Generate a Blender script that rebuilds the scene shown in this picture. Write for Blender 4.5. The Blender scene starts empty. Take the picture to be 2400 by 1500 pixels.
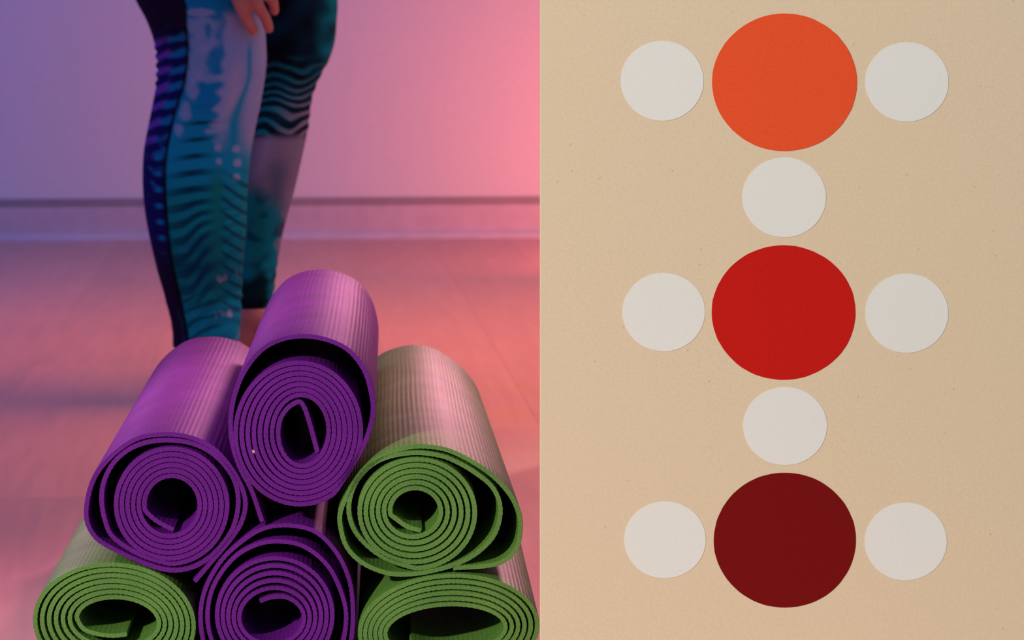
import bpy, bmesh, math, random
from mathutils import Vector, Matrix, noise

random.seed(7)
scene = bpy.context.scene
COL = scene.collection

# ------------------------------------------------------------------ camera
FPX = 6750.0            # focal length in pixels of the 2400 px wide frame
HY = -20.0              # image row of the horizon
CAM_H = 0.605           # camera height above the floor
camd = bpy.data.cameras.new('camera')
camd.sensor_width = 36.0
camd.sensor_fit = 'HORIZONTAL'
camd.lens = FPX / 2400 * 36.0
camd.shift_y = -(750.0 - HY) / 2400.0
camd.clip_start = 0.05
camd.dof.use_dof = True
camd.dof.focus_distance = 2.5
camd.dof.aperture_fstop = 14.0
cam = bpy.data.objects.new('camera', camd)
cam.location = (0, 0, CAM_H)
cam.rotation_euler = (math.pi / 2, 0, 0)
COL.objects.link(cam)
scene.camera = cam

def W(px, py, d):
    """world point at depth d (metres along the view axis) seen at a photo pixel"""
    return Vector(((px - 1200.0) / FPX * d, d, CAM_H - (py - HY) / FPX * d))

# ------------------------------------------------------------------ world, lamps, exposure
vs = scene.view_settings
vs.view_transform = 'Standard'
vs.look = 'None'
vs.exposure = 0.0
vs.gamma = 1.0
vs.use_curve_mapping = False

world = bpy.data.worlds.new('world')
scene.world = world
world.use_nodes = True
bg = world.node_tree.nodes['Background']
bg.inputs[0].default_value = (0.42, 0.68, 1.0, 1)
bg.inputs[1].default_value = 0.27

def lamp(name, kind, loc, target, color, energy, **kw):
    d = bpy.data.lights.new(name, kind)
    d.color = color
    d.energy = energy
    for k, v in kw.items():
        setattr(d, k, v)
    o = bpy.data.objects.new(name, d)
    o.location = loc
    if target is not None:
        o.rotation_euler = (Vector(target) - Vector(loc)).to_track_quat('-Z', 'Y').to_euler()
    COL.objects.link(o)
    return o

# neutral spot added in front to light the mats' ends and the painted panel
lamp('front_fill_spot', 'SPOT', (-2.6, -1.6, 2.3), (0.04, 2.45, 0.27), (0.97, 1.0, 0.965), 1130,
     spot_size=math.radians(15.5), spot_blend=0.30, shadow_soft_size=0.12)
# pink lamp low by the back wall on the right
lamp('pink_wall_lamp', 'AREA', (0.56, 6.12, 0.22), (0.44, 7.13, 0.26), (1.0, 0.218, 0.17), 11.2,
     shape='DISK', size=0.35)
# big pink area light overhead, its source unseen
lamp('pink_room_lamp', 'AREA', (0.62, 4.75, 2.5), (0.18, 4.7, 0.0), (1.0, 0.29, 0.06), 18,
     shape='DISK', size=2.0, spread=math.radians(80))
# red fill added above left to lift the person's shadow on the floor
lamp('red_fill_light', 'AREA', (-0.9, 4.1, 2.3), (-0.9, 4.1, 0.0), (1.0, 0.1, 0.02), 1.6,
     shape='DISK', size=0.9, spread=math.radians(85))
# pink spot added behind to brighten the tops of the mats
lamp('pink_mat_fill', 'SPOT', (0.75, 5.6, 2.05), (-0.20, 2.9, 0.2), (1.0, 0.36, 0.50), 680,
     spot_size=math.radians(15), spot_blend=0.8, shadow_soft_size=0.25)
# pale violet spot added at left to brighten the left-hand mats
lamp('violet_mat_fill', 'SPOT', (-1.9, 4.3, 1.9), (-0.33, 2.75, 0.18), (1.0, 0.36, 0.74), 340,
     spot_size=math.radians(14), spot_blend=0.9, shadow_soft_size=0.2)
# blue lamp from the left
lamp('blue_wall_lamp', 'AREA', (-2.6, 4.9, 1.9), (-0.9, 7.0, 0.6), (0.01, 0.01, 1.0), 22.5,
     shape='DISK', size=0.6)

# ------------------------------------------------------------------ helpers
def link(o, parent=None):
    COL.objects.link(o)
    if parent is not None:
        o.parent = parent
    return o

def mesh_obj(name, verts, faces, mat=None, parent=None, smooth=False):
    me = bpy.data.meshes.new(name)
    me.from_pydata([tuple(v) for v in verts], [], faces)
    if smooth:
        me.polygons.foreach_set('use_smooth', [True] * len(me.polygons))
    me.update()
    if mat:
        me.materials.append(mat)
    return link(bpy.data.objects.new(name, me), parent)

def bm_obj(name, bm, mat=None, parent=None, smooth=False):
    me = bpy.data.meshes.new(name)
    bmesh.ops.recalc_face_normals(bm, faces=bm.faces)
    bm.to_mesh(me)
    bm.free()
    if smooth:
        me.polygons.foreach_set('use_smooth', [True] * len(me.polygons))
    if mat:
        me.materials.append(mat)
    return link(bpy.data.objects.new(name, me), parent)

def box_bm(x0, x1, y0, y1, z0, z1, bevel=0.0, seg=1):
    bm = bmesh.new()
    bmesh.ops.create_cube(bm, size=1.0)
    for v in bm.verts:
        v.co = Vector(((x0 + x1) / 2 + v.co.x * (x1 - x0), (y0 + y1) / 2 + v.co.y * (y1 - y0),
                       (z0 + z1) / 2 + v.co.z * (z1 - z0)))
    if bevel:
        bmesh.ops.bevel(bm, geom=bm.edges[:], offset=bevel, segments=seg, affect='EDGES')
    return bm

def tag(o, label, cat, group=None, kind=None):
    o['label'] = label
    o['category'] = cat
    if group:
        o['group'] = group
    if kind:
        o['kind'] = kind
    return o

def new_mat(name):
    m = bpy.data.materials.new(name)
    m.use_nodes = True
    nt = m.node_tree
    b = nt.nodes['Principled BSDF']
    return m, nt, b

def N(nt, typ, **kw):
    n = nt.nodes.new(typ)
    for k, v in kw.items():
        setattr(n, k, v)
    return n

def ramp(nt, stops):
    r = N(nt, 'ShaderNodeValToRGB')
    el = r.color_ramp.elements
    el[0].position, el[0].color = stops[0][0], (*stops[0][1], 1)
    el[1].position, el[1].color = stops[-1][0], (*stops[-1][1], 1)
    for p, c in stops[1:-1]:
        e = el.new(p)
        e.color = (*c, 1)
    return r

def srgb(r, g, b):
    def f(c):
        c /= 255.0
        return c / 12.92 if c <= 0.04045 else ((c + 0.055) / 1.055) ** 2.4
    return (f(r), f(g), f(b))

# ------------------------------------------------------------------ materials
def mat_wall():
    m, nt, b = new_mat('wall_paint')
    tc = N(nt, 'ShaderNodeTexCoord')
    n = N(nt, 'ShaderNodeTexNoise')
    n.inputs['Scale'].default_value = 90
    n.inputs['Detail'].default_value = 3
    nt.links.new(tc.outputs['Object'], n.inputs['Vector'])
    r = ramp(nt, [(0.3, (0.78, 0.77, 0.77)), (0.7, (0.82, 0.81, 0.81))])
    nt.links.new(n.outputs['Fac'], r.inputs['Fac'])
    nt.links.new(r.outputs['Color'], b.inputs['Base Color'])
    bp = N(nt, 'ShaderNodeBump')
    bp.inputs['Strength'].default_value = 0.08
    bp.inputs['Distance'].default_value = 0.001
    nt.links.new(n.outputs['Fac'], bp.inputs['Height'])
    nt.links.new(bp.outputs['Normal'], b.inputs['Normal'])
    b.inputs['Roughness'].default_value = 0.75
    return m

def mat_paint(name, col, rough=0.5):
    m, nt, b = new_mat(name)
    tc = N(nt, 'ShaderNodeTexCoord')
    n = N(nt, 'ShaderNodeTexNoise')
    n.inputs['Scale'].default_value = 25
    nt.links.new(tc.outputs['Object'], n.inputs['Vector'])
    r = ramp(nt, [(0.3, tuple(c * 0.95 for c in col)), (0.7, tuple(min(1, c * 1.04) for c in col))])
    nt.links.new(n.outputs['Fac'], r.inputs['Fac'])
    nt.links.new(r.outputs['Color'], b.inputs['Base Color'])
    b.inputs['Roughness'].default_value = rough
    return m

def mat_wood():
    m, nt, b = new_mat('laminate_plank')
    oi = N(nt, 'ShaderNodeObjectInfo')
    tc = N(nt, 'ShaderNodeTexCoord')
    mp = N(nt, 'ShaderNodeMapping')
    mp.inputs['Scale'].default_value = (14, 1.2, 1)
    comb = N(nt, 'ShaderNodeCombineXYZ')
    mul = N(nt, 'ShaderNodeMath', operation='MULTIPLY')
    mul.inputs[1].default_value = 37.0
    nt.links.new(oi.outputs['Random'], mul.inputs[0])
    nt.links.new(mul.outputs[0], comb.inputs[0])
    nt.links.new(mul.outputs[0], comb.inputs[1])
    nt.links.new(comb.outputs[0], mp.inputs['Location'])
    nt.links.new(tc.outputs['Object'], mp.inputs['Vector'])
    n = N(nt, 'ShaderNodeTexNoise')
    n.inputs['Scale'].default_value = 3.0
    n.inputs['Detail'].default_value = 5
    n.inputs['Distortion'].default_value = 0.6
    nt.links.new(mp.outputs[0], n.inputs['Vector'])
    r = ramp(nt, [(0.25, (0.66, 0.32, 0.25)), (0.6, (0.78, 0.39, 0.31)), (0.8, (0.82, 0.43, 0.35))])
    nt.links.new(n.outputs['Fac'], r.inputs['Fac'])
    tone = N(nt, 'ShaderNodeMapRange')
    tone.inputs['To Min'].default_value = 0.92
    tone.inputs['To Max'].default_value = 1.04
    nt.links.new(oi.outputs['Random'], tone.inputs['Value'])
    hsv = N(nt, 'ShaderNodeHueSaturation')
    nt.links.new(tone.outputs[0], hsv.inputs['Value'])
    nt.links.new(r.outputs['Color'], hsv.inputs['Color'])
    nt.links.new(hsv.outputs['Color'], b.inputs['Base Color'])
    rr = N(nt, 'ShaderNodeMapRange')
    rr.inputs['To Min'].default_value = 0.26
    rr.inputs['To Max'].default_value = 0.36
    nt.links.new(n.outputs['Fac'], rr.inputs['Value'])
    nt.links.new(rr.outputs[0], b.inputs['Roughness'])
    bp = N(nt, 'ShaderNodeBump')
    bp.inputs['Strength'].default_value = 0.05
    bp.inputs['Distance'].default_value = 0.001
    nt.links.new(n.outputs['Fac'], bp.inputs['Height'])
    nt.links.new(bp.outputs['Normal'], b.inputs['Normal'])
    return m

def mat_foam(name, dark, light, spec=0.2):
    """matte foam of a yoga mat: fine speckle, fine ribs along the roll (UV.x = metres along the sheet)"""
    m, nt, b = new_mat(name)
    tc = N(nt, 'ShaderNodeTexCoord')
    n = N(nt, 'ShaderNodeTexNoise')
    n.inputs['Scale'].default_value = 900
    n.inputs['Detail'].default_value = 4
    nt.links.new(tc.outputs['Object'], n.inputs['Vector'])
    n2 = N(nt, 'ShaderNodeTexNoise')
    n2.inputs['Scale'].default_value = 18
    n2.inputs['Detail'].default_value = 2
    nt.links.new(tc.outputs['Object'], n2.inputs['Vector'])
    mix = N(nt, 'ShaderNodeMath', operation='MULTIPLY_ADD')
    mix.inputs[1].default_value = 0.7
    nt.links.new(n.outputs['Fac'], mix.inputs[0])
    sc = N(nt, 'ShaderNodeMath', operation='MULTIPLY')
    sc.inputs[1].default_value = 0.3
    nt.links.new(n2.outputs['Fac'], sc.inputs[0])
    nt.links.new(sc.outputs[0], mix.inputs[2])
    r = ramp(nt, [(0.34, dark), (0.66, light)])
    nt.links.new(mix.outputs[0], r.inputs['Fac'])
    nt.links.new(r.outputs['Color'], b.inputs['Base Color'])
    b.inputs['Roughness'].default_value = 0.55
    b.inputs['Specular IOR Level'].default_value = spec
    b.inputs['Sheen Weight'].default_value = 0.0
    b.inputs['Sheen Roughness'].default_value = 0.4
    bp = N(nt, 'ShaderNodeBump')
    bp.inputs['Strength'].default_value = 0.5
    bp.inputs['Distance'].default_value = 0.0006
    nt.links.new(n.outputs['Fac'], bp.inputs['Height'])
    nt.links.new(bp.outputs['Normal'], b.inputs['Normal'])
    return m

def mat_board(name, col, speck=True, var=0.04, rough=0.85):
    m, nt, b = new_mat(name)
    tc = N(nt, 'ShaderNodeTexCoord')
    n = N(nt, 'ShaderNodeTexNoise')
    n.inputs['Scale'].default_value = 420
    n.inputs['Detail'].default_value = 5
    nt.links.new(tc.outputs['Object'], n.inputs['Vector'])
    r = ramp(nt, [(0.3, tuple(c * (1 - var) for c in col)), (0.7, tuple(min(1, c * (1 + var)) for c in col))])
    nt.links.new(n.outputs['Fac'], r.inputs['Fac'])
    out = r.outputs['Color']
    if speck:
        v = N(nt, 'ShaderNodeTexVoronoi')
        v.inputs['Scale'].default_value = 55
        v.inputs['Randomness'].default_value = 1.0
        nt.links.new(tc.outputs['Object'], v.inputs['Vector'])
        mr = N(nt, 'ShaderNodeMapRange')
        mr.inputs['From Min'].default_value = 0.03
        mr.inputs['From Max'].default_value = 0.07
        mr.inputs['To Min'].default_value = 0.80
        mr.inputs['To Max'].default_value = 1.0
        nt.links.new(v.outputs['Distance'], mr.inputs['Value'])
        mm = N(nt, 'ShaderNodeMix', data_type='RGBA', blend_type='MULTIPLY')
        mm.inputs['Factor'].default_value = 1.0
        nt.links.new(out, mm.inputs['A'])
        nt.links.new(mr.outputs[0], mm.inputs['B'])
        out = mm.outputs['Result']
    nt.links.new(out, b.inputs['Base Color'])
    b.inputs['Roughness'].default_value = rough
    b.inputs['Specular IOR Level'].default_value = 0.08
    bp = N(nt, 'ShaderNodeBump')
    bp.inputs['Strength'].default_value = 0.12
    bp.inputs['Distance'].default_value = 0.0004
    nt.links.new(n.outputs['Fac'], bp.inputs['Height'])
    nt.links.new(bp.outputs['Normal'], b.inputs['Normal'])
    return m

def mat_skin():
    m, nt, b = new_mat('skin')
    tc = N(nt, 'ShaderNodeTexCoord')
    n = N(nt, 'ShaderNodeTexNoise')
    n.inputs['Scale'].default_value = 45
    nt.links.new(tc.outputs['Object'], n.inputs['Vector'])
    r = ramp(nt, [(0.3, (0.44, 0.16, 0.19)), (0.7, (0.54, 0.22, 0.25))])
    nt.links.new(n.outputs['Fac'], r.inputs['Fac'])
    nt.links.new(r.outputs['Color'], b.inputs['Base Color'])
    b.inputs['Roughness'].default_value = 0.5
    return m

def mat_leggings():
    m, nt, b = new_mat('tie_dye_leggings')
    at = N(nt, 'ShaderNodeAttribute', attribute_name='dye')
    tc = N(nt, 'ShaderNodeTexCoord')
    n = N(nt, 'ShaderNodeTexNoise')
    n.inputs['Scale'].default_value = 700
    n.inputs['Detail'].default_value = 3
    nt.links.new(tc.outputs['Object'], n.inputs['Vector'])
    mr = N(nt, 'ShaderNodeMapRange')
    mr.inputs['From Min'].default_value = 0.3
    mr.inputs['From Max'].default_value = 0.7
    mr.inputs['To Min'].default_value = 0.88
    mr.inputs['To Max'].default_value = 1.12
    nt.links.new(n.outputs['Fac'], mr.inputs['Value'])
    mm = N(nt, 'ShaderNodeMix', data_type='RGBA', blend_type='MULTIPLY')
    mm.inputs['Factor'].default_value = 1.0
    nt.links.new(at.outputs['Color'], mm.inputs['A'])
    nt.links.new(mr.outputs[0], mm.inputs['B'])
    nt.links.new(mm.outputs['Result'], b.inputs['Base Color'])
    b.inputs['Roughness'].default_value = 0.8
    b.inputs['Specular IOR Level'].default_value = 0.05
    return m

M_WALL = mat_wall()
M_WOOD = mat_wood()
M_SUB = mat_paint('floor_underlay', (0.40, 0.28, 0.23), 0.6)
M_BASE = mat_paint('baseboard_paint', (0.64, 0.55, 0.60), 0.45)
M_TAUPE = mat_paint('taupe_trim', (0.36, 0.31, 0.33), 0.6)
M_SHOE = mat_paint('baseboard_shoe_paint', (0.66, 0.57, 0.64), 0.5)
M_PURPLE = mat_foam('purple_foam', (0.060, 0.003, 0.088), (0.172, 0.010, 0.245), 0.14)
M_GREEN = mat_foam('green_foam', (0.034, 0.100, 0.010), (0.132, 0.255, 0.036), 0.45)
M_SKIN = mat_skin()
M_LEG = mat_leggings()
M_TOP = mat_paint('black_top_cloth', (0.02, 0.02, 0.03), 0.8)
M_HAIR = mat_paint('dark_hair', (0.03, 0.02, 0.015), 0.5)
M_LINT = mat_paint('lint', (0.50, 0.28, 0.24), 0.8)

# ------------------------------------------------------------------ the room
ROOM_A = math.radians(4.5)
ROOM_O = Vector((-0.58, 7.04, 0.0))
ROOM = Matrix.Translation(ROOM_O) @ Matrix.Rotation(ROOM_A, 4, 'Z')

wall = bm_obj('wall_back', box_bm(-8, 8, 0.0, 0.12, -0.02, 2.9), M_WALL)
wall.matrix_world = ROOM
wall['kind'] = 'structure'

floor = bm_obj('floor', box_bm(-8, 8, -9.0, 0.0, -0.05, -0.0005), M_WOOD)
floor.matrix_world = ROOM
floor['kind'] = 'structure'
PW, PL, GAP = 0.19, 1.22, 0.0003
plank_me = None
for i in range(-19, 19):
    off = (i * 0.47) % 1.0 * PL
    for j in range(6):
        y1 = -j * PL + (off if j else 0.0)
        y0 = -(j + 1) * PL + off
        if j == 0 and y1 - y0 < 0.05:
            continue
        if y1 > 0:
            y1 = 0.0
        if y0 >= y1:
            continue
        if plank_me is None:
            o0 = bm_obj('plank', box_bm(-PW / 2 + GAP / 2, PW / 2 - GAP / 2, -PL / 2 + GAP / 2, PL / 2 - GAP / 2,
                                        -0.0034, 0.0, 0.00015), M_WOOD, floor)
            plank_me = o0.data
            o = o0
        else:
            o = link(bpy.data.objects.new('plank', plank_me), floor)
        o.location = ((i + 0.5) * PW, (y0 + y1) / 2, 0)
        o.scale = (1, (y1 - y0) / PL, 1)

base = bm_obj('baseboard_back', box_bm(-8, 8, -0.013, 0.0, 0.0, 0.082, 0.002, 2), M_BASE)
base.matrix_world = ROOM
base['kind'] = 'structure'
bm_obj('top_strip', box_bm(-8, 8, -0.009, 0.0, 0.082, 0.101, 0.002, 2), M_TAUPE, base)  # darker strip along the baseboard's top edge
# quarter-round shoe moulding
vs_, fs_ = [], []
prof = [(0, 0)] + [(-0.013 - 0.016 * math.sin(a), 0.019 * math.cos(a)) for a in
                   [k * math.pi / 2 / 8 for k in range(9)]]
for x in (-8, 8):
    for (yy, zz) in prof:
        vs_.append((x, yy, zz))
n_ = len(prof)
for k in range(n_):
    fs_.append((k, (k + 1) % n_, n_ + (k + 1) % n_, n_ + k))
fs_.append(tuple(range(n_)))
fs_.append(tuple(range(n_, 2 * n_))[::-1])
mesh_obj('shoe_moulding', vs_, fs_, M_SHOE, base)

# ------------------------------------------------------------------ painted panel
PD = 2.42                                        # depth of the panel's face
pl, pr = W(1265.5, 0, PD).x, W(2470, 0, PD).x
ptop = 0.655
panel = bpy.data.objects.new('painted_panel', None)
panel.location = ((pl + pr) / 2, PD + 0.014, 0)
link(panel)
tag(panel, 'tall beige panel painted with a pattern of white, orange, red and maroon dots', 'panel')
M_BEIGE = mat_board('beige_board', (0.660, 0.487, 0.322))
M_WHITE = mat_board('white_paint', (0.700, 0.640, 0.570), False, 0.02)
M_ORANGE = mat_board('orange_paint', (0.735, 0.074, 0.020), False, 0.05)
M_RED = mat_board('red_paint', (0.495, 0.009, 0.005), False, 0.05)
M_MAROON = mat_board('maroon_paint', (0.166, 0.0035, 0.0035), False, 0.06)
PO = panel.location.copy()
bm_obj('board', box_bm(pl - PO.x, pr - PO.x, -0.014, 0.014, 0.012, ptop, 0.0006), M_BEIGE, panel)
for fx in (pl + 0.06, pr - 0.06):
    bm_obj('foot', box_bm(fx - 0.02 - PO.x, fx + 0.02 - PO.x, -0.03, 0.12, 0.0, 0.012, 0.002), M_TAUPE, panel)
DOTS = [
    ('orange_dot', 1669, 2009, 32, 354, M_ORANGE, 'large bright orange dot'),
    ('red_dot', 1668, 2005, 575, 890, M_RED, 'large red dot'),
    ('maroon_dot', 1673, 2006, 1108, 1424, M_MAROON, 'large dark maroon dot'),
    ('white_dot', 1455, 1649, 96, 283, M_WHITE, None),
    ('white_dot', 2028, 2223, 99, 285, M_WHITE, None),
    ('white_dot', 1740, 1936, 369, 556, M_WHITE, None),
    ('white_dot', 1459, 1652, 640, 823, M_WHITE, None),
    ('white_dot', 2028, 2222, 641, 827, M_WHITE, None),
    ('white_dot', 1742, 1938, 907, 1090, M_WHITE, None),
    ('white_dot', 1463, 1654, 1175, 1355, M_WHITE, None),
    ('white_dot', 2027, 2219, 1178, 1360, M_WHITE, None),
]
for k, (nm, x0, x1, y0, y1, mt, lab) in enumerate(DOTS):
    c = W((x0 + x1) / 2, (y0 + y1) / 2, PD)
    a, b_ = (x1 - x0) / 2 / FPX * PD, (y1 - y0) / 2 / FPX * PD
    SEG = 220
    bm = bmesh.new()
    ring = []
    for s in range(SEG):
        t = 2 * math.pi * s / SEG
        w = 1 + 0.006 * noise.noise(Vector((math.cos(t) * 1.6 + k * 9, math.sin(t) * 1.6, 0))) \
              + 0.0035 * noise.noise(Vector((math.cos(t) * 9 + k * 5, math.sin(t) * 9, 3)))
        ring.append((c.x - PO.x + a * w * math.cos(t), c.z + b_ * w * math.sin(t)))
    front = [bm.verts.new((x, -0.0144, z)) for x, z in ring]
    back = [bm.verts.new((x, -0.0138, z)) for x, z in ring]
    bm.faces.new(front)
    bm.faces.new(back[::-1])
    for s in range(SEG):
        bm.faces.new((front[s], front[(s + 1) % SEG], back[(s + 1) % SEG], back[s]))
    o = bm_obj(nm, bm, mt, panel)
    if lab:
        o['label'] = lab

# ------------------------------------------------------------------ rolled mats
MD = 2.5                                         # depth of the mats' front ends

def catmull(P, n=14):
    out = []
    for i in range(len(P) - 1):
        p0 = P[i - 1] if i else P[0] + (P[0] - P[1])
        p1, p2 = P[i], P[i + 1]
        p3 = P[i + 2] if i + 2 < len(P) else P[-1] + (P[-1] - P[-2])
        for k in range(n):
            t = k / n
            out.append(0.5 * ((2 * p1) + (p2 - p0) * t + (2 * p0 - 5 * p1 + 4 * p2 - p3) * t * t
                              + (3 * p1 - p0 - 3 * p2 + p3) * t ** 3))
    out.append(P[-1].copy())
    return out

def roll_line(pre, c0, a0, b0, c1, a1, b1, th0, turns, direction, post, tilt=0.0):
    """centre line (photo pixels) of a rolled sheet from its inner tip to its outer end"""
    sp = []
    n = int(turns * 90)
    ct, st = math.cos(math.radians(tilt)), math.sin(math.radians(tilt))
    for k in range(n + 1):
        t = k / n
        th = math.radians(th0) + direction * 2 * math.pi * turns * t
        cx, cy = c0[0] + (c1[0] - c0[0]) * t, c0[1] + (c1[1] - c0[1]) * t
        x, y = (a0 + (a1 - a0) * t) * math.cos(th), (b0 + (b1 - b0) * t) * math.sin(th)
        sp.append(Vector((cx + x * ct - y * st, cy + x * st + y * ct)))
    line = []
    if pre:
        line += catmull([Vector(p) for p in pre] + [sp[0], sp[3]])[:-15]
    line += sp
    if post:
        line += catmull([sp[-4], sp[-1]] + [Vector(p) for p in post])[15:]
    return line

def resample(line, step):
    out = [line[0].copy()]
    acc = 0.0
    for i in range(1, len(line)):
        a, b = line[i - 1], line[i]
        L = (b - a).length
        if L == 0:
            continue
        while acc + L >= step:
            t = (step - acc) / L
            a = a + (b - a) * t
            out.append(a.copy())
            L = (b - a).length
            acc = 0.0
        acc += L
    out.append(line[-1].copy())
    return out

def rolled_mat(name, label, mat, line, thick, length, yaw, rear=(1.0, 1.0), depth=MD, group=None, seed=0,
               rib=1.9, cat='yoga mat'):
    step = 2.2
    pts = resample(line, step)
    n = len(pts)
    nrm = []
    for i in range(n):
        a, b = pts[max(0, i - 2)], pts[min(n - 1, i + 2)]
        t = (b - a)
        t.normalize()
        nrm.append(Vector((-t.y, t.x)))
    xs = [p.x for p in pts]
    ys = [p.y for p in pts]
    cpx = Vector(((min(xs) + max(xs)) / 2, (min(ys) + max(ys)) / 2))
    floor_z = CAM_H - (max(ys) + thick / 2 - HY) / FPX * depth
    org = Vector(((cpx.x - 1200) / FPX * depth, depth, floor_z))
    s = depth / FPX
    cz = CAM_H - (cpx.y - HY) / FPX * depth - floor_z
    # (distance behind the front end, share of the full thickness)
    rings = [(0.0, 0.86), (0.0012, 1.0)]
    NB = 10
    for k in range(1, NB):
        rings.append((length * k / NB, 1.0))
    rings += [(length - 0.0012, 1.0), (length, 0.86)]
    verts, faces, uvs = [], [], []
    for (yy, sh) in rings:
        f = yy / length
        rs = 1 + (rear[0] - 1) * f, 1 + (rear[1] - 1) * f
        for side in (1, -1):
            for i in range(n):
                u = i * step
                amp = 0.55 + 0.9 * noise.noise(Vector((u * 0.012, yy * 2.0, seed + 9)))
                wig = rib * max(0.15, amp) * (0.5 + 0.5 * math.sin(2 * math.pi * u / 12.0 + 0.8 * math.sin(yy * 11 + seed)
                                                  + 3.0 * noise.noise(Vector((u * 0.012, yy * 4, seed)))))
                wig += 0.35 * noise.noise(Vector((u * 0.25, yy * 40 + side * 7, seed + 3)))
                h = (thick / 2 * sh - wig * 0.55)
                p = pts[i] + nrm[i] * side * h
                X = (p.x - cpx.x) * s
                if X > 0:
                    X *= rs[0]               # the far end may be rolled a little tighter on its free side
                Z = (cpx.y - p.y) * s
                Z = cz + Z
                if rs[1] != 1.0:
                    Z = Z * rs[1]
                verts.append((X, yy, Z))
    R = len(rings)
    def vi(r, side, i):
        return r * 2 * n + (0 if side == 1 else n) + i
    for r in range(R - 1):
        for i in range(n - 1):
            faces.append((vi(r, 1, i), vi(r, 1, i + 1), vi(r + 1, 1, i + 1), vi(r + 1, 1, i)))
            faces.append((vi(r, -1, i), vi(r + 1, -1, i), vi(r + 1, -1, i + 1), vi(r, -1, i + 1)))
        for i in (0, n - 1):
            q = (vi(r, 1, i), vi(r + 1, 1, i), vi(r + 1, -1, i), vi(r, -1, i))
            faces.append(q if i == 0 else q[::-1])
    for r in (0, R - 1):
        for i in range(n - 1):
            q = (vi(r, 1, i), vi(r, -1, i), vi(r, -1, i + 1), vi(r, 1, i + 1))
            faces.append(q if r == 0 else q[::-1])
    me = bpy.data.meshes.new(name)
    me.from_pydata(verts, [], faces)
    bm = bmesh.new()
    bm.from_mesh(me)
    bmesh.ops.recalc_face_normals(bm, faces=bm.faces)
    bm.to_mesh(me)
    bm.free()
    me.polygons.foreach_set('use_smooth', [True] * len(me.polygons))
    me.set_sharp_from_angle(angle=math.radians(50))
    me.materials.append(mat)
    o = link(bpy.data.objects.new(name, me))
    o.location = org
    o.rotation_euler = (0, 0, math.radians(yaw))
    tag(o, label, cat, group)
    return o

G = 'rolled yoga mats stacked in a pyramid'
# bottom row
m5 = rolled_mat('yoga_mat', 'rolled green yoga mat on the floor at the left end of the pyramid', M_GREEN,
                roll_line([(297, 1487), (262, 1490), (222, 1484), (195, 1472)], (273, 1455), 93, 52, (264, 1461), 193, 144,
                          180, 6.75, 1, [(240, 1604)], tilt=5),
                12.0, 0.62, 2.7, group=G, seed=1)
m4 = rolled_mat('yoga_mat', 'rolled purple yoga mat on the floor between two green mats', M_PURPLE,
                roll_line([(609, 1409), (635, 1400)], (640, 1449), 70, 54, (641, 1441), 141, 141, -70, 5.444, 1,
                          [(560, 1572), (507, 1520), (487, 1450), (500, 1375), (545, 1310), (600, 1277), (655, 1269),
                           (715, 1283), (770, 1330), (803, 1400), (811, 1460), (795, 1530), (750, 1578), (690, 1595),
                           (620, 1597), (540, 1578), (487, 1525), (471, 1455), (480, 1385), (517, 1316), (570, 1266),
                           (620, 1238), (680, 1232), (740, 1248), (788, 1296), (818, 1360), (827, 1430), (823, 1500),
                           (805, 1560), (760, 1596), (700, 1606)]),
                11.8, 0.62, 2.6, depth=2.503, group=G, seed=2)
m6 = rolled_mat('yoga_mat', 'flattened rolled green yoga mat on the floor beside the beige painted panel', M_GREEN,
                roll_line([(962, 1502), (1010, 1524), (1060, 1531)], (1047, 1478), 136, 56, (1056, 1475), 215, 132,
                          60, 5.917, -1, [(1075, 1607)], tilt=-3),
                11.6, 0.66, 2.5, group=G, seed=3)
# second row
m1 = rolled_mat('yoga_mat', 'rolled purple yoga mat resting on the left green mat, second tier', M_PURPLE,
                roll_line([(407, 1242), (382, 1230), (358, 1214)], (400, 1183), 61, 64, (399, 1184), 136, 138, 170, 5.778, 1,
                          [(330, 1300), (267, 1259), (246, 1215), (239, 1165), (247, 1120), (273, 1077), (318, 1045),
                           (380, 1032), (450, 1040), (505, 1070), (545, 1120), (558, 1175), (546, 1238), (510, 1290),
                           (465, 1324), (414, 1337), (355, 1326), (267, 1286), (221, 1253), (203, 1203), (217, 1130),
                           (253, 1077), (314, 1031), (379, 1018), (443, 1025), (502, 1054), (550, 1112), (574, 1172),
                           (566, 1224), (537, 1269), (494, 1319), (456, 1364)]),
                12.6, 0.69, 2.7, group=G, seed=4)
m3 = rolled_mat('yoga_mat', 'loosely rolled green yoga mat on the second tier, right of the purple ones', M_GREEN,
                roll_line([(987, 1244), (955, 1234), (929, 1216)], (970, 1197), 55, 49.5, (975, 1201), 142, 131, 170, 5.778, 1,
                          [(893, 1302), (838, 1252), (818, 1197), (829, 1140), (861, 1097), (905, 1072), (970, 1061),
                           (1030, 1068), (1070, 1083), (1110, 1106), (1150, 1138), (1170, 1175), (1172, 1213),
                           (1157, 1257), (1123, 1293), (1080, 1318), (1027, 1335), (967, 1345), (907, 1342), (850, 1318),
                           (813, 1280), (798, 1230), (800, 1193), (822, 1147), (856, 1102), (902, 1066), (967, 1047),
                           (1027, 1050), (1077, 1067), (1143, 1107), (1193, 1157), (1217, 1207), (1219, 1253),
                           (1208, 1290), (1183, 1315), (1143, 1327), (1062, 1332)]),
                12.6, 0.70, 2.45, rear=(0.84, 1.0), group=G, seed=5)
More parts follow.
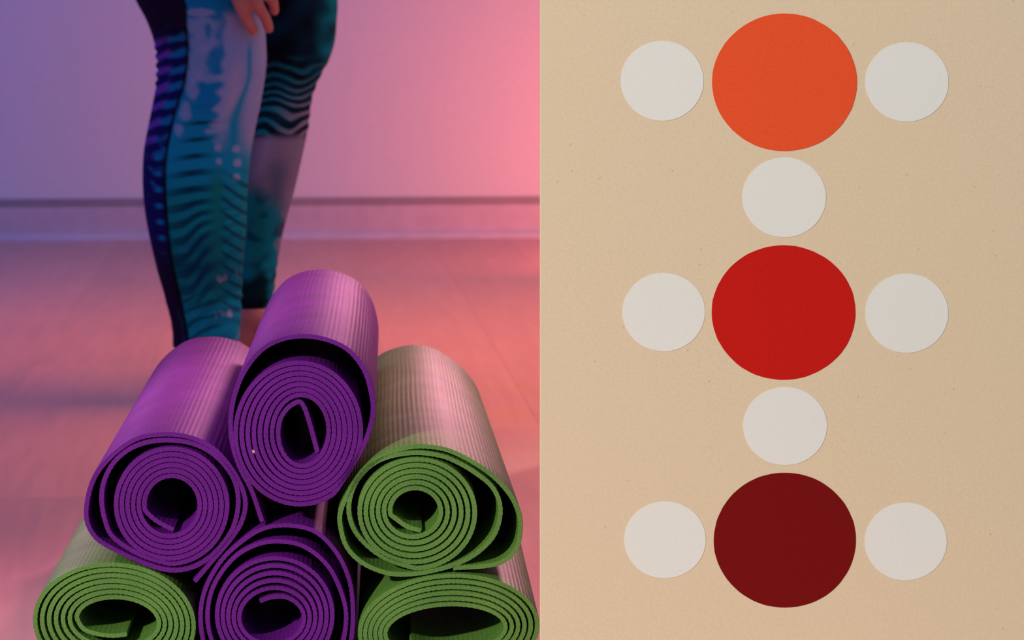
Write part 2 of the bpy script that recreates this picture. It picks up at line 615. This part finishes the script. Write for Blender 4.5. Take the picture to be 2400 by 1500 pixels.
# top
m2 = rolled_mat('yoga_mat', 'rolled purple yoga mat on top of the pyramid, wide gap under its outer layer', M_PURPLE,
                roll_line([(744, 1060), (736, 1030), (725, 990), (713, 955), (702, 942), (686, 948), (671, 960)],
                          (708, 1012), 55, 76, (702, 1013), 154, 170, 205, 7.4028, -1,
                          [(809, 1119), (841, 1066), (862, 1020), (874, 970), (870, 922), (853, 868), (816, 821), (764, 796), (709, 788),
                           (658, 796), (611, 822), (572, 872), (549, 931), (541, 991), (547, 1047), (564, 1098),
                           (590, 1149), (615, 1222)]),
                12.4, 0.58, 2.4, group=G, seed=6)
# pale speck of lint caught in the end of the top mat
bm = bmesh.new()
bmesh.ops.create_icosphere(bm, subdivisions=2, radius=0.0017)
for v in bm.verts:
    v.co *= 1 + 0.25 * noise.noise(v.co * 900)
lint = bm_obj('lint_speck', bm, M_LINT, m2, True)
lint.location = m2.matrix_basis.inverted() @ (W(595, 1058, MD) + Vector((0, -0.0008, 0)))

# ------------------------------------------------------------------ person
DN, DF = 4.27, 4.46                              # depth of the nearer and the farther leg
person = bpy.data.objects.new('person', None)
person.location = (-0.45, 4.36, 0.0)
link(person)
tag(person, 'person in blue tie-dye leggings bending forward, one hand on the knee', 'person')
PI = person.location.copy()

def interp(tab, y):
    """smooth (Catmull-Rom) interpolation in a table of rows (y, v0, v1, ...)"""
    if y <= tab[0][0]:
        return tab[0][1:]
    if y >= tab[-1][0]:
        return tab[-1][1:]
    for i in range(len(tab) - 1):
        if tab[i][0] <= y <= tab[i + 1][0]:
            break
    p1, p2 = tab[i], tab[i + 1]
    p0 = tab[i - 1] if i else p1
    p3 = tab[i + 2] if i + 2 < len(tab) else p2
    t = (y - p1[0]) / (p2[0] - p1[0])
    out = []
    for k in range(1, len(p1)):
        h = p2[0] - p1[0]
        m1 = (p2[k] - p0[k]) / max(1e-6, p2[0] - p0[0]) * h
        m2_ = (p3[k] - p1[k]) / max(1e-6, p3[0] - p1[0]) * h
        t2, t3 = t * t, t * t * t
        out.append((2 * t3 - 3 * t2 + 1) * p1[k] + (t3 - 2 * t2 + t) * m1 + (-2 * t3 + 3 * t2) * p2[k] + (t3 - t2) * m2_)
    return tuple(out)

NEAR = [(-520, 70, 385), (-380, 150, 470), (-250, 222, 545), (-150, 265, 590), (-60, 298, 612), (0, 319, 617), (50, 345, 620),
        (100, 362, 623), (150, 368, 624), (200, 366, 618), (250, 357, 609), (300, 347, 598), (350, 338, 589), (400, 335, 583),
        (450, 336, 580), (500, 341, 578), (550, 350, 576), (600, 361, 572), (650, 374, 569), (700, 388, 566),
        (750, 400, 563), (780, 404, 561), (810, 405, 560)]
FAR = [(-480, 110, 410), (-300, 320, 610), (-150, 480, 738), (-60, 545, 780), (0, 556, 791), (50, 558, 789), (100, 556, 784),
       (140, 552, 771), (180, 548, 750), (220, 545, 734), (260, 540, 727), (300, 536, 722), (350, 532, 712), (400, 530, 701),
       (450, 530, 689), (500, 532, 675), (550, 536, 662), (600, 540, 653), (650, 543, 646), (700, 545, 640),
       (740, 547, 634), (772, 549, 630)]
SEAM = [(-520, 200), (0, 446), (50, 449), (100, 452), (150, 450), (200, 441), (250, 425), (300, 412), (350, 402), (400, 398),
        (500, 402), (600, 412), (700, 432), (790, 448), (820, 452)]

def sm(a, b, x):
    t = min(1, max(0, (x - a) / (b - a)))
    return t * t * (3 - 2 * t)

def lerp3(a, b, t):
    return tuple(a[i] + (b[i] - a[i]) * t for i in range(3))

def nz(x, y, s=0.0):
    return noise.noise(Vector((x, y, s)))

# dye colours (cloth albedo)
BLACK = (0.003, 0.004, 0.010)
NAVY = (0.008, 0.008, 0.13)
INK = (0.012, 0.005, 0.040)
PURP = (0.17, 0.050, 0.50)
BLUE = (0.006, 0.235, 0.66)
CYAN = (0.006, 0.310, 0.66)
TEAL = (0.004, 0.270, 0.42)
DTEAL = (0.003, 0.050, 0.12)
GTEAL = (0.005, 0.210, 0.25)
LAV = (0.275, 0.370, 0.84)
PINK = (0.42, 0.40, 0.78)
GREY = (0.235, 0.240, 0.46)

def blob(x, y, cx, cy, rx, ry, soft=0.35):
    q = math.hypot((x - cx) / rx, (y - cy) / ry) + 0.35 * nz(x * 0.05, y * 0.05, cx)
    return 1 - sm(1 - soft, 1 + soft, q)

def dye_near(x, y):
    se = interp(SEAM, y)[0]
    d = x - se
    wob = 10 * nz(x * 0.02, y * 0.02, 5)
    if d < 0:                                    # back panel
        L = interp(NEAR, y)[0]
        f = min(1, max(0, (x - L) / max(10, se - L)))      # 0 at the back contour, 1 at the seam
        c = lerp3(INK, NAVY, sm(60, 130, y) * (1 - sm(520, 640, y)))
        act = sm(70, 110, y) * (1 - sm(310, 380, y))
        ph = (y + 0.45 * x + wob * 0.6) / 37.0
        st = 0.5 + 0.5 * math.sin(2 * math.pi * ph)
        c = lerp3(c, PURP, act * sm(0.35, 0.8, st) * (1 - sm(0.42, 0.62, f)) * 0.9)
        st2 = 0.5 + 0.5 * math.sin(2 * math.pi * (y + 0.25 * x) / 37.0)
        a2 = sm(50, 100, y) * (1 - sm(330, 420, y))
        c = lerp3(c, BLUE, a2 * sm(0.30, 0.85, st2 + 0.5 * nz(x * 0.03, y * 0.03, 1)) * sm(0.38, 0.62, f) * 0.75)
        a3 = sm(300, 380, y) * (1 - sm(540, 600, y))
        st3 = 0.5 + 0.5 * math.sin(2 * math.pi * (y - 392) / 37.5)
        c = lerp3(c, BLUE, a3 * sm(0.6, 0.95, st3) * math.exp(-((x - se + 17) / 9.0) ** 2) * 0.9)
        a4 = sm(300, 340, y) * (1 - sm(400, 470, y))
        c = lerp3(c, BLUE, a4 * sm(0.25, 0.5, nz(x * 0.045, y * 0.045, 11)) * 0.6)
        c = lerp3(c, DTEAL, sm(690, 740, y) * sm(0.5, 0.9, f) * (0.6 + 0.8 * nz(x * .05, y * .05, 3)))
    else:                                        # front panel
        R = interp(NEAR, y)[1]
        f = min(1, max(0, d / max(10, R - se)))
        c = lerp3(BLUE, CYAN, sm(150, 380, y))
        c = lerp3(c, TEAL, sm(380, 470, y))
        # lavender bleached patches high on the leg
        for q in ((480, 28, 34, 9), (488, 62, 38, 24), (490, 98, 36, 22), (484, 140, 34, 34), (466, 176, 22, 16),
                  (463, 206, 14, 24), (447, 256, 13, 20), (432, 300, 10, 14), (505, 180, 26, 10)):
            c = lerp3(c, LAV, 0.75 * blob(x, y, *q))
        for q in ((513, 142, 17, 26), (500, 68, 8, 20), (497, 232, 20, 30)):
            c = lerp3(c, BLUE, 0.9 * blob(x, y, *q))
        edge = 535 - 22 * sm(150, 280, y) + 9 * math.sin(y * 0.17) * sm(150, 200, y) + 12 * nz(x * 0.03, y * 0.03, 9)
        rb = sm(15, 45, y) * (1 - sm(290, 370, y + 0.4 * (540 - x)))
        c = lerp3(c, LAV, rb * sm(-7, 7, x - edge))
        c = lerp3(c, PINK, sm(110, 170, y) * (1 - sm(250, 300, y)) * math.exp(-((x - (566 - 0.16 * (y - 150))) / 13.0) ** 2) * 0.8)
        lx = 592 - 36 * sm(160, 300, y) - 6 * sm(300, 380, y)
        c = lerp3(c, CYAN, sm(80, 130, y) * math.exp(-((x - lx) / (5 + 16 * sm(190, 330, y))) ** 2) * (1 - 0.6 * sm(380, 440, y)))
        for q in ((522, 340, 8, 9), (560, 345, 8, 8), (563, 378, 8, 10), (523, 372, 6, 7), (560, 412, 7, 8), (510, 302, 16, 6),
                  (534, 292, 10, 7)):
            c = lerp3(c, LAV, 0.85 * blob(x, y, *q))
        # dark horizontal dashes, turning into rising stripes lower down
        slope = 0.10 + 0.55 * sm(430, 560, y) * sm(0.15, 0.5, f)
        ph = (y + slope * (x - se) - 292 + 3.0 * math.sin(x * 0.03)) / 38.5
        st = 0.5 + 0.5 * math.cos(2 * math.pi * ph)
        band = sm(230, 290, y) * math.exp(-((f - 0.36) / (0.17 + 0.30 * sm(330, 520, y))) ** 2) * (1 - sm(640, 720, y) * 0.5)
        wd = 0.72 - 0.35 * sm(300, 500, y)
        c = lerp3(c, DTEAL, band * sm(wd, wd + 0.25, st) * 0.95)
        # chevron strip by the shin
        ph2 = (y - 0.9 * (x - se)) / 34.0
        st2 = 0.5 + 0.5 * math.cos(2 * math.pi * ph2)
        c = lerp3(c, GTEAL, sm(370, 430, y) * (1 - sm(660, 740, y)) * math.exp(-((f - 0.66) / 0.09) ** 2) * 0.85)
        c = lerp3(c, DTEAL, sm(380, 440, y) * (1 - sm(700, 760, y)) * sm(0.6, 0.85, st2) * sm(0.66, 0.78, f) * 0.8)
        # dark zone above the ankle
        dk = sm(520, 590, y) * (1 - sm(655, 715, y))
        c = lerp3(c, DTEAL, dk * (0.50 + 0.6 * nz(x * 0.02, y * 0.03, 6)) * (1 - 0.5 * sm(0.75, 0.95, f)))
        # bleached flecks at the ankle
        a6 = sm(620, 680, y)
        c = lerp3(c, CYAN, sm(680, 760, y) * 0.55)
        ph3 = (y + 0.42 * (x - se) + wob) / 27.0
        c = lerp3(c, DTEAL, sm(660, 700, y) * sm(0.62, 0.9, 0.5 + 0.5 * math.cos(2 * math.pi * ph3)) * (1 - sm(0.55, 0.8, f)) * 0.75)
        c = lerp3(c, PINK, a6 * sm(0.26, 0.40, nz(x * 0.06, y * 0.035, 31)) * sm(0.55, 0.72, f) * 0.9)
    c = lerp3(c, BLACK, math.exp(-(d / 4.2) ** 4))
    return c

def dye_far(x, y):
    R = interp(FAR, y)[1]
    f = (x - 590) / max(30, R - 590)             # 0 near the other leg, 1 at the shin's edge
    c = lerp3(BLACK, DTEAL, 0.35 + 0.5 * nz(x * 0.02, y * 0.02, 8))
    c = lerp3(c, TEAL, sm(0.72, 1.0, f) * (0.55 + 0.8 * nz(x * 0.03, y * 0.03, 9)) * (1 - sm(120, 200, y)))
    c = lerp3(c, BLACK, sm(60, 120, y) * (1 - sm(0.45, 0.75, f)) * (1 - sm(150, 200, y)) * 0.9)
    # sagging wavy stripes under the knee
    act = sm(120, 160, y) * (1 - sm(308, 330, y))
    ff = f - 0.55
    sag = 46 * (1 - (ff / 0.6) ** 2) * (1 - sm(170, 260, y)) + 12 * math.sin(f * 7 + y * 0.01)
    ph = (y - sag + 13 * nz(x * .022, y * .018, 12)) / 29.0
    st = 0.5 + 0.5 * math.cos(2 * math.pi * ph)
    c = lerp3(c, lerp3(TEAL, GREY, sm(0.3, 0.9, f) * sm(150, 300, y)), act * sm(0.45, 0.85, st) * (0.5 + 0.5 * sm(150, 260, y)))
    # bleached shin
    pale = sm(306, 330, y) * (1 - sm(430, 560, y + 80 * (0.5 - f)))
    c = lerp3(c, GREY, pale)
    c = lerp3(c, PINK, pale * math.exp(-((f - 0.35 + (y - 320) * 0.0014) / 0.14) ** 2) * 0.5 * (1 - sm(360, 430, y)))
    c = lerp3(c, (0.06, 0.13, 0.25), sm(350, 400, y) * (1 - sm(520, 560, y)) * math.exp(-((f - 0.62) / 0.22) ** 2) * 0.7)
    low = sm(430, 500, y + 60 * (0.5 - f)) 
    c = lerp3(c, TEAL, low * 0.95)
    c = lerp3(c, GREY, sm(430, 470, y) * (1 - sm(560, 620, y)) * sm(0.8, 0.95, f + 0.15 * nz(x * .05, y * .05, 2)) * 0.8)
    c = lerp3(c, GTEAL, low * (1 - sm(600, 660, y)) * math.exp(-((f - 0.3) / 0.25) ** 2) * 0.8)
    c = lerp3(c, DTEAL, low * sm(0.05, 0.3, nz(x * 0.025, y * 0.03, 14)) * 0.7)
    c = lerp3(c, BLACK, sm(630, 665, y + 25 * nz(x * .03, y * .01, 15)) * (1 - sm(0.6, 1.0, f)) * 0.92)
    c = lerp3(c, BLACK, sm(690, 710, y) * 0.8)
    c = lerp3(c, TEAL, sm(700, 720, y) * (1 - sm(745, 757, y)) * sm(0.55, 0.95, f) * 0.8)
    return c

def leg_loft(tab, d, dye, depth_f, dmax):
    rows = []
    y = tab[0][0]
    while y < tab[-1][0]:
        rows.append(y)
        y += 3.0 if y > -40 else 14.0
    rows.append(tab[-1][0])
    NA = 168
    verts, faces, cols = [], [], []
    for y in rows:
        L, R = interp(tab, y)
        cx, hw = (L + R) / 2, (R - L) / 2
        hd = min(dmax, hw / FPX * d * depth_f)
        for k in range(NA):
            a = 2 * math.pi * k / NA
            ca, sa = math.cos(a), math.sin(a)
            # small creases in the cloth behind the knee and at the ankle
            cr = 0.0
            if tab is NEAR:
                cr += 2.6 * sm(90, 120, y) * (1 - sm(190, 225, y)) * sm(0.55, 1.0, -ca) * math.sin(2 * math.pi * (y + 8 * sa) / 21.0)
                cr += 3.2 * sm(640, 700, y) * (1 - sm(795, 808, y)) * math.sin(2 * math.pi * (y + 16 * ca - 18 * sa) / 27.0) * (0.5 + nz(a * 2, y * .01, 1)) * (0.35 + 0.65 * sm(-0.2, 0.8, ca))
                cr += 2.0 * nz(ca * 2.2, y * 0.02, sa * 2.2) * sm(560, 680, y)
            else:
                cr += 1.8 * sm(560, 640, y) * math.sin(2 * math.pi * (y + 10 * sa) / 29.0) * (0.5 + nz(a * 2, y * .01, 2))
                cr += 2.5 * sm(130, 160, y) * (1 - sm(300, 330, y)) * math.sin(2 * math.pi * (y - 20 * ca) / 30.0) * 0.5
            hwc = hw + cr
            ys = y + (sm(740, 810, y) * (17 + 17 * ca) if tab is NEAR else 0.0)   # the hem hangs lower in front
            p = W(cx + hwc * ca, ys, d)
            verts.append((p.x - PI.x, d + (hd + cr / FPX * d) * sa - PI.y, p.z))
            cols.append((*dye(cx + hw * ca, y), 1.0))
    for r in range(len(rows) - 1):
        for k in range(NA):
            k2 = (k + 1) % NA
            faces.append((r * NA + k, (r + 1) * NA + k, (r + 1) * NA + k2, r * NA + k2))
    # hem turned inwards
    nb = len(verts)
    last = (len(rows) - 1) * NA
    cxw = sum(verts[last + k][0] for k in range(NA)) / NA
    cyw = sum(verts[last + k][1] for k in range(NA)) / NA
    for (sc, dz) in ((0.965, -0.0012), (0.93, 0.0015), (0.92, 0.03)):
        for k in range(NA):
            v = verts[last + k]
            verts.append((cxw + (v[0] - cxw) * sc, cyw + (v[1] - cyw) * sc, v[2] + dz))
            cols.append(cols[last + k])
    for q in range(3):
        a0 = last if q == 0 else nb + (q - 1) * NA
        b0 = nb + q * NA
        for k in range(NA):
            k2 = (k + 1) % NA
            faces.append((a0 + k, b0 + k, b0 + k2, a0 + k2))
    return verts, faces, cols

V, F, Cc = leg_loft(NEAR, DN, dye_near, 0.92, 0.094)
V2, F2, C2 = leg_loft(FAR, DF, dye_far, 0.92, 0.094)
o_ = len(V)
V += V2
F += [tuple(i + o_ for i in f) for f in F2]
Cc += C2
# the seat of the leggings
bm = bmesh.new()
bmesh.ops.create_uvsphere(bm, u_segments=32, v_segments=20, radius=1.0)
o_ = len(V)
bm.verts.index_update()
for v in bm.verts:
    V.append((-0.60 + 0.155 * v.co.x + 0.06 * v.co.z - PI.x, 4.365 + 0.175 * v.co.y - PI.y, 0.93 + 0.155 * v.co.z))
    Cc.append((*DTEAL, 1))
F += [tuple(x.index + o_ for x in f.verts) for f in bm.faces]
bm.free()
leg = mesh_obj('leggings', V, F, M_LEG, person, True)
att = leg.data.color_attributes.new('dye', 'FLOAT_COLOR', 'POINT')
att.data.foreach_set('color', [c for q in Cc for c in q])
leg['label'] = 'blue, teal and lavender tie-dye leggings with a black side seam'

# --- body: joints and radii, fused to one continuous surface
def capsule(bm, a, b, ra, rb, seg=16):
    a, b = Vector(a), Vector(b)
    ax = b - a
    L = ax.length
    q = ax.to_track_quat('Z', 'Y') if L > 1e-6 else Matrix.Identity(3).to_quaternion()
    rows = []
    for k in range(1, 6):
        t = math.pi / 2 * k / 6
        rows.append((-ra * math.cos(t), ra * math.sin(t)))
    rows.append((0, ra))
    rows.append((L, rb))
    for k in range(1, 6):
        t = math.pi / 2 * k / 6
        rows.append((L + rb * math.sin(t), rb * math.cos(t)))
    ringv = []
    for z, r in rows:
        ringv.append([bm.verts.new(a + q @ Vector((r * math.cos(2 * math.pi * s / seg), r * math.sin(2 * math.pi * s / seg), z)))
                      for s in range(seg)])
    p0 = bm.verts.new(a + q @ Vector((0, 0, -ra)))
    p1 = bm.verts.new(a + q @ Vector((0, 0, L + rb)))
    for r in range(len(ringv) - 1):
        for s in range(seg):
            s2 = (s + 1) % seg
            bm.faces.new((ringv[r][s], ringv[r][s2], ringv[r + 1][s2], ringv[r + 1][s]))
    for s in range(seg):
        s2 = (s + 1) % seg
        bm.faces.new((p0, ringv[0][s2], ringv[0][s]))
        bm.faces.new((p1, ringv[-1][s], ringv[-1][s2]))

def chain(bm, pts):
    for (a, ra), (b, rb) in zip(pts[:-1], pts[1:]):
        capsule(bm, a, b, ra, rb)

def ellipsoid(bm, c, r, rot=None):
    M = Matrix.Translation(c) @ (rot.to_4x4() if rot else Matrix.Identity(4)) @ Matrix.Diagonal((*r, 1))
    bmesh.ops.create_uvsphere(bm, u_segments=24, v_segments=16, radius=1.0, matrix=M)

def P(x, y, z):
    return Vector((x, y, z)) - PI

def Q(px, py, d):
    return W(px, py, d) - PI

bm = bmesh.new()
hipn, hipf = P(-0.60, 4.28, 0.91), P(-0.60, 4.45, 0.91)
chain(bm, [(hipn, 0.075), (Q(492, 110, DN), 0.058), (Q(462, 400, DN), 0.055), (Q(482, 800, DN), 0.034)])
chain(bm, [(hipf, 0.075), (Q(672, 90, DF), 0.055), (Q(620, 380, DF), 0.036), (Q(592, 745, DF), 0.0245)])
for ank, toe_dx, toe_dy, r0 in ((Q(480, 803, DN), 0.165, -0.035, 0.033), (Q(592, 745, DF), 0.165, -0.02, 0.033)):
    hz = P(0, 0, 0).z
    heel = Vector((ank.x - 0.022, ank.y, 0.030))
    mid = Vector((ank.x + toe_dx * 0.5, ank.y + toe_dy * 0.5, 0.030))
    ball = Vector((ank.x + toe_dx * 0.8, ank.y + toe_dy * 0.8, 0.022))
    chain(bm, [(ank, r0), (heel, 0.030)])
    chain(bm, [(ank, r0), (mid, 0.029), (ball, 0.022)])
    chain(bm, [(heel, 0.029), (ball, 0.022)])
    for k in range(5):
        w = (k - 2) * 0.0165
        st_ = ball + Vector((0, w, -0.004))
        capsule(bm, st_, st_ + Vector((0.052 - 0.006 * k, w * 0.15 + toe_dy * 0.2, -0.007)), 0.012, 0.009)
# trunk
pel, wai, che = P(-0.59, 4.365, 0.95), P(-0.49, 4.365, 1.06), P(-0.38, 4.365, 1.15)
for off in (-0.055, 0.055):
    dv = Vector((0, off, 0))
    chain(bm, [(pel + dv, 0.105), (wai + dv * 0.8, 0.088), (che + dv * 1.2, 0.100), (P(-0.30, 4.365, 1.215) + dv * 1.6, 0.062)])
sn, sf = P(-0.29, 4.20, 1.20), P(-0.29, 4.53, 1.20)
chain(bm, [(P(-0.30, 4.33, 1.22), 0.06), (sn, 0.050)])
chain(bm, [(P(-0.30, 4.40, 1.22), 0.06), (sf, 0.050)])
chain(bm, [(P(-0.29, 4.365, 1.22), 0.06), (P(-0.21, 4.365, 1.285), 0.050), (P(-0.17, 4.365, 1.32), 0.050)])
# head, looking down and ahead
hr = Matrix.Rotation(math.radians(35), 3, 'Y')
hc = P(-0.135, 4.365, 1.375)
ellipsoid(bm, hc, (0.095, 0.075, 0.112), hr)
ellipsoid(bm, hc + hr @ Vector((0.030, 0, -0.060)), (0.060, 0.055, 0.058), hr)
ellipsoid(bm, hc + hr @ Vector((0.098, 0, -0.022)), (0.016, 0.012, 0.024), hr)       # nose
ellipsoid(bm, hc + hr @ Vector((0.082, 0, -0.064)), (0.012, 0.024, 0.007), hr)       # lips
ellipsoid(bm, hc + hr @ Vector((0.072, 0, -0.100)), (0.018, 0.022, 0.015), hr)       # chin
for sd in (-1, 1):
    ellipsoid(bm, hc + hr @ Vector((-0.005, sd * 0.075, -0.015)), (0.018, 0.008, 0.032), hr)
    ellipsoid(bm, hc + hr @ Vector((0.083, sd * 0.030, 0.004)), (0.010, 0.014, 0.008), hr)
# nearer arm and hand on the knee
wr = Q(520, -88, 4.145)
elb = P(-0.37, 4.115, 0.915)
chain(bm, [(sn, 0.050), (elb, 0.037), (wr, 0.025)])
kn = [Q(553, -22, 4.172), Q(577, -38, 4.172), Q(599, -54, 4.180), Q(616, -70, 4.192)]
for k, kk in enumerate(kn):
    chain(bm, [(wr + Vector((0.004 * k, 0.002 * k, 0)), 0.018), (kk, 0.0122)])
for a, b in zip(kn[:-1], kn[1:]):
    chain(bm, [(a, 0.0120), (b, 0.0120)])
fing = [
    [(kn[0], .0115), (Q(566, 18, 4.180), .0098), (Q(582, 50, 4.194), .0088), (Q(594, 73, 4.206), .0078)],
    [(kn[1], .0110), (Q(603, 10, 4.186), .0090), (Q(622, 42, 4.204), .0082), (Q(630, 67, 4.218), .0076)],
    [(kn[2], .0105), (Q(624, -18, 4.192), .0086), (Q(640, 6, 4.210), .0078), (Q(643, 26, 4.224), .0072)],
    [(kn[3], .0098), (Q(640, -52, 4.204), .0080), (Q(654, -36, 4.220), .0074), (Q(660, -22, 4.232), .0068)],
]
for f_ in fing:
    chain(bm, f_)
chain(bm, [(wr + Vector((0.002, 0.004, -0.012)), .0150), (Q(512, -70, 4.166), .0115), (Q(504, -48, 4.178), .0095), (Q(503, -34, 4.185), .0080)])
# farther arm and hand on the other thigh
wf = P(-0.345, 4.46, 0.81)
ef = P(-0.20, 4.68, 0.99)
chain(bm, [(sf, 0.050), (ef, 0.037), (wf, 0.025)])
for k in range(4):
    yk = 4.425 + 0.020 * k
    k0 = P(-0.285, yk, 0.722 + 0.003 * k)
    chain(bm, [(wf, 0.018), (k0, 0.0115)])
    ln = (0.92, 1.0, 0.96, 0.8)[k]
    chain(bm, [(k0, 0.0105), (k0 + Vector((0.022, 0, -0.040)) * ln, 0.0090), (k0 + Vector((0.028, 0, -0.078)) * ln, 0.0078)])
chain(bm, [(wf, 0.0150), (P(-0.325, 4.405, 0.765), 0.0115), (P(-0.305, 4.385, 0.725), 0.0090)])
body = bm_obj('body', bm, M_SKIN, person, True)
rm = body.modifiers.new('fuse', 'REMESH')
rm.mode = 'VOXEL'
rm.voxel_size = 0.003
rm.use_smooth_shade = True
smo = body.modifiers.new('soften', 'SMOOTH')
smo.factor = 0.5
smo.iterations = 4

# vest
bm = bmesh.new()
for off in (-0.055, 0.055):
    dv = Vector((0, off, 0))
    chain(bm, [(P(-0.555, 4.365, 0.985) + dv, 0.108), (wai + dv * 0.8, 0.099), (che + dv * 1.2, 0.111), (P(-0.325, 4.365, 1.20) + dv * 1.4, 0.070)])
top = bm_obj('vest_top', bm, M_TOP, person, True)
rm = top.modifiers.new('fuse', 'REMESH')
rm.mode = 'VOXEL'
rm.voxel_size = 0.008
rm.use_smooth_shade = True
# hair
bm = bmesh.new()
ellipsoid(bm, hc + hr @ Vector((-0.022, 0, 0.018)), (0.092, 0.083, 0.108), hr)
ellipsoid(bm, hc + hr @ Vector((-0.115, 0, 0.040)), (0.042, 0.045, 0.042), hr)
bm_obj('hair', bm, M_HAIR, person, True)
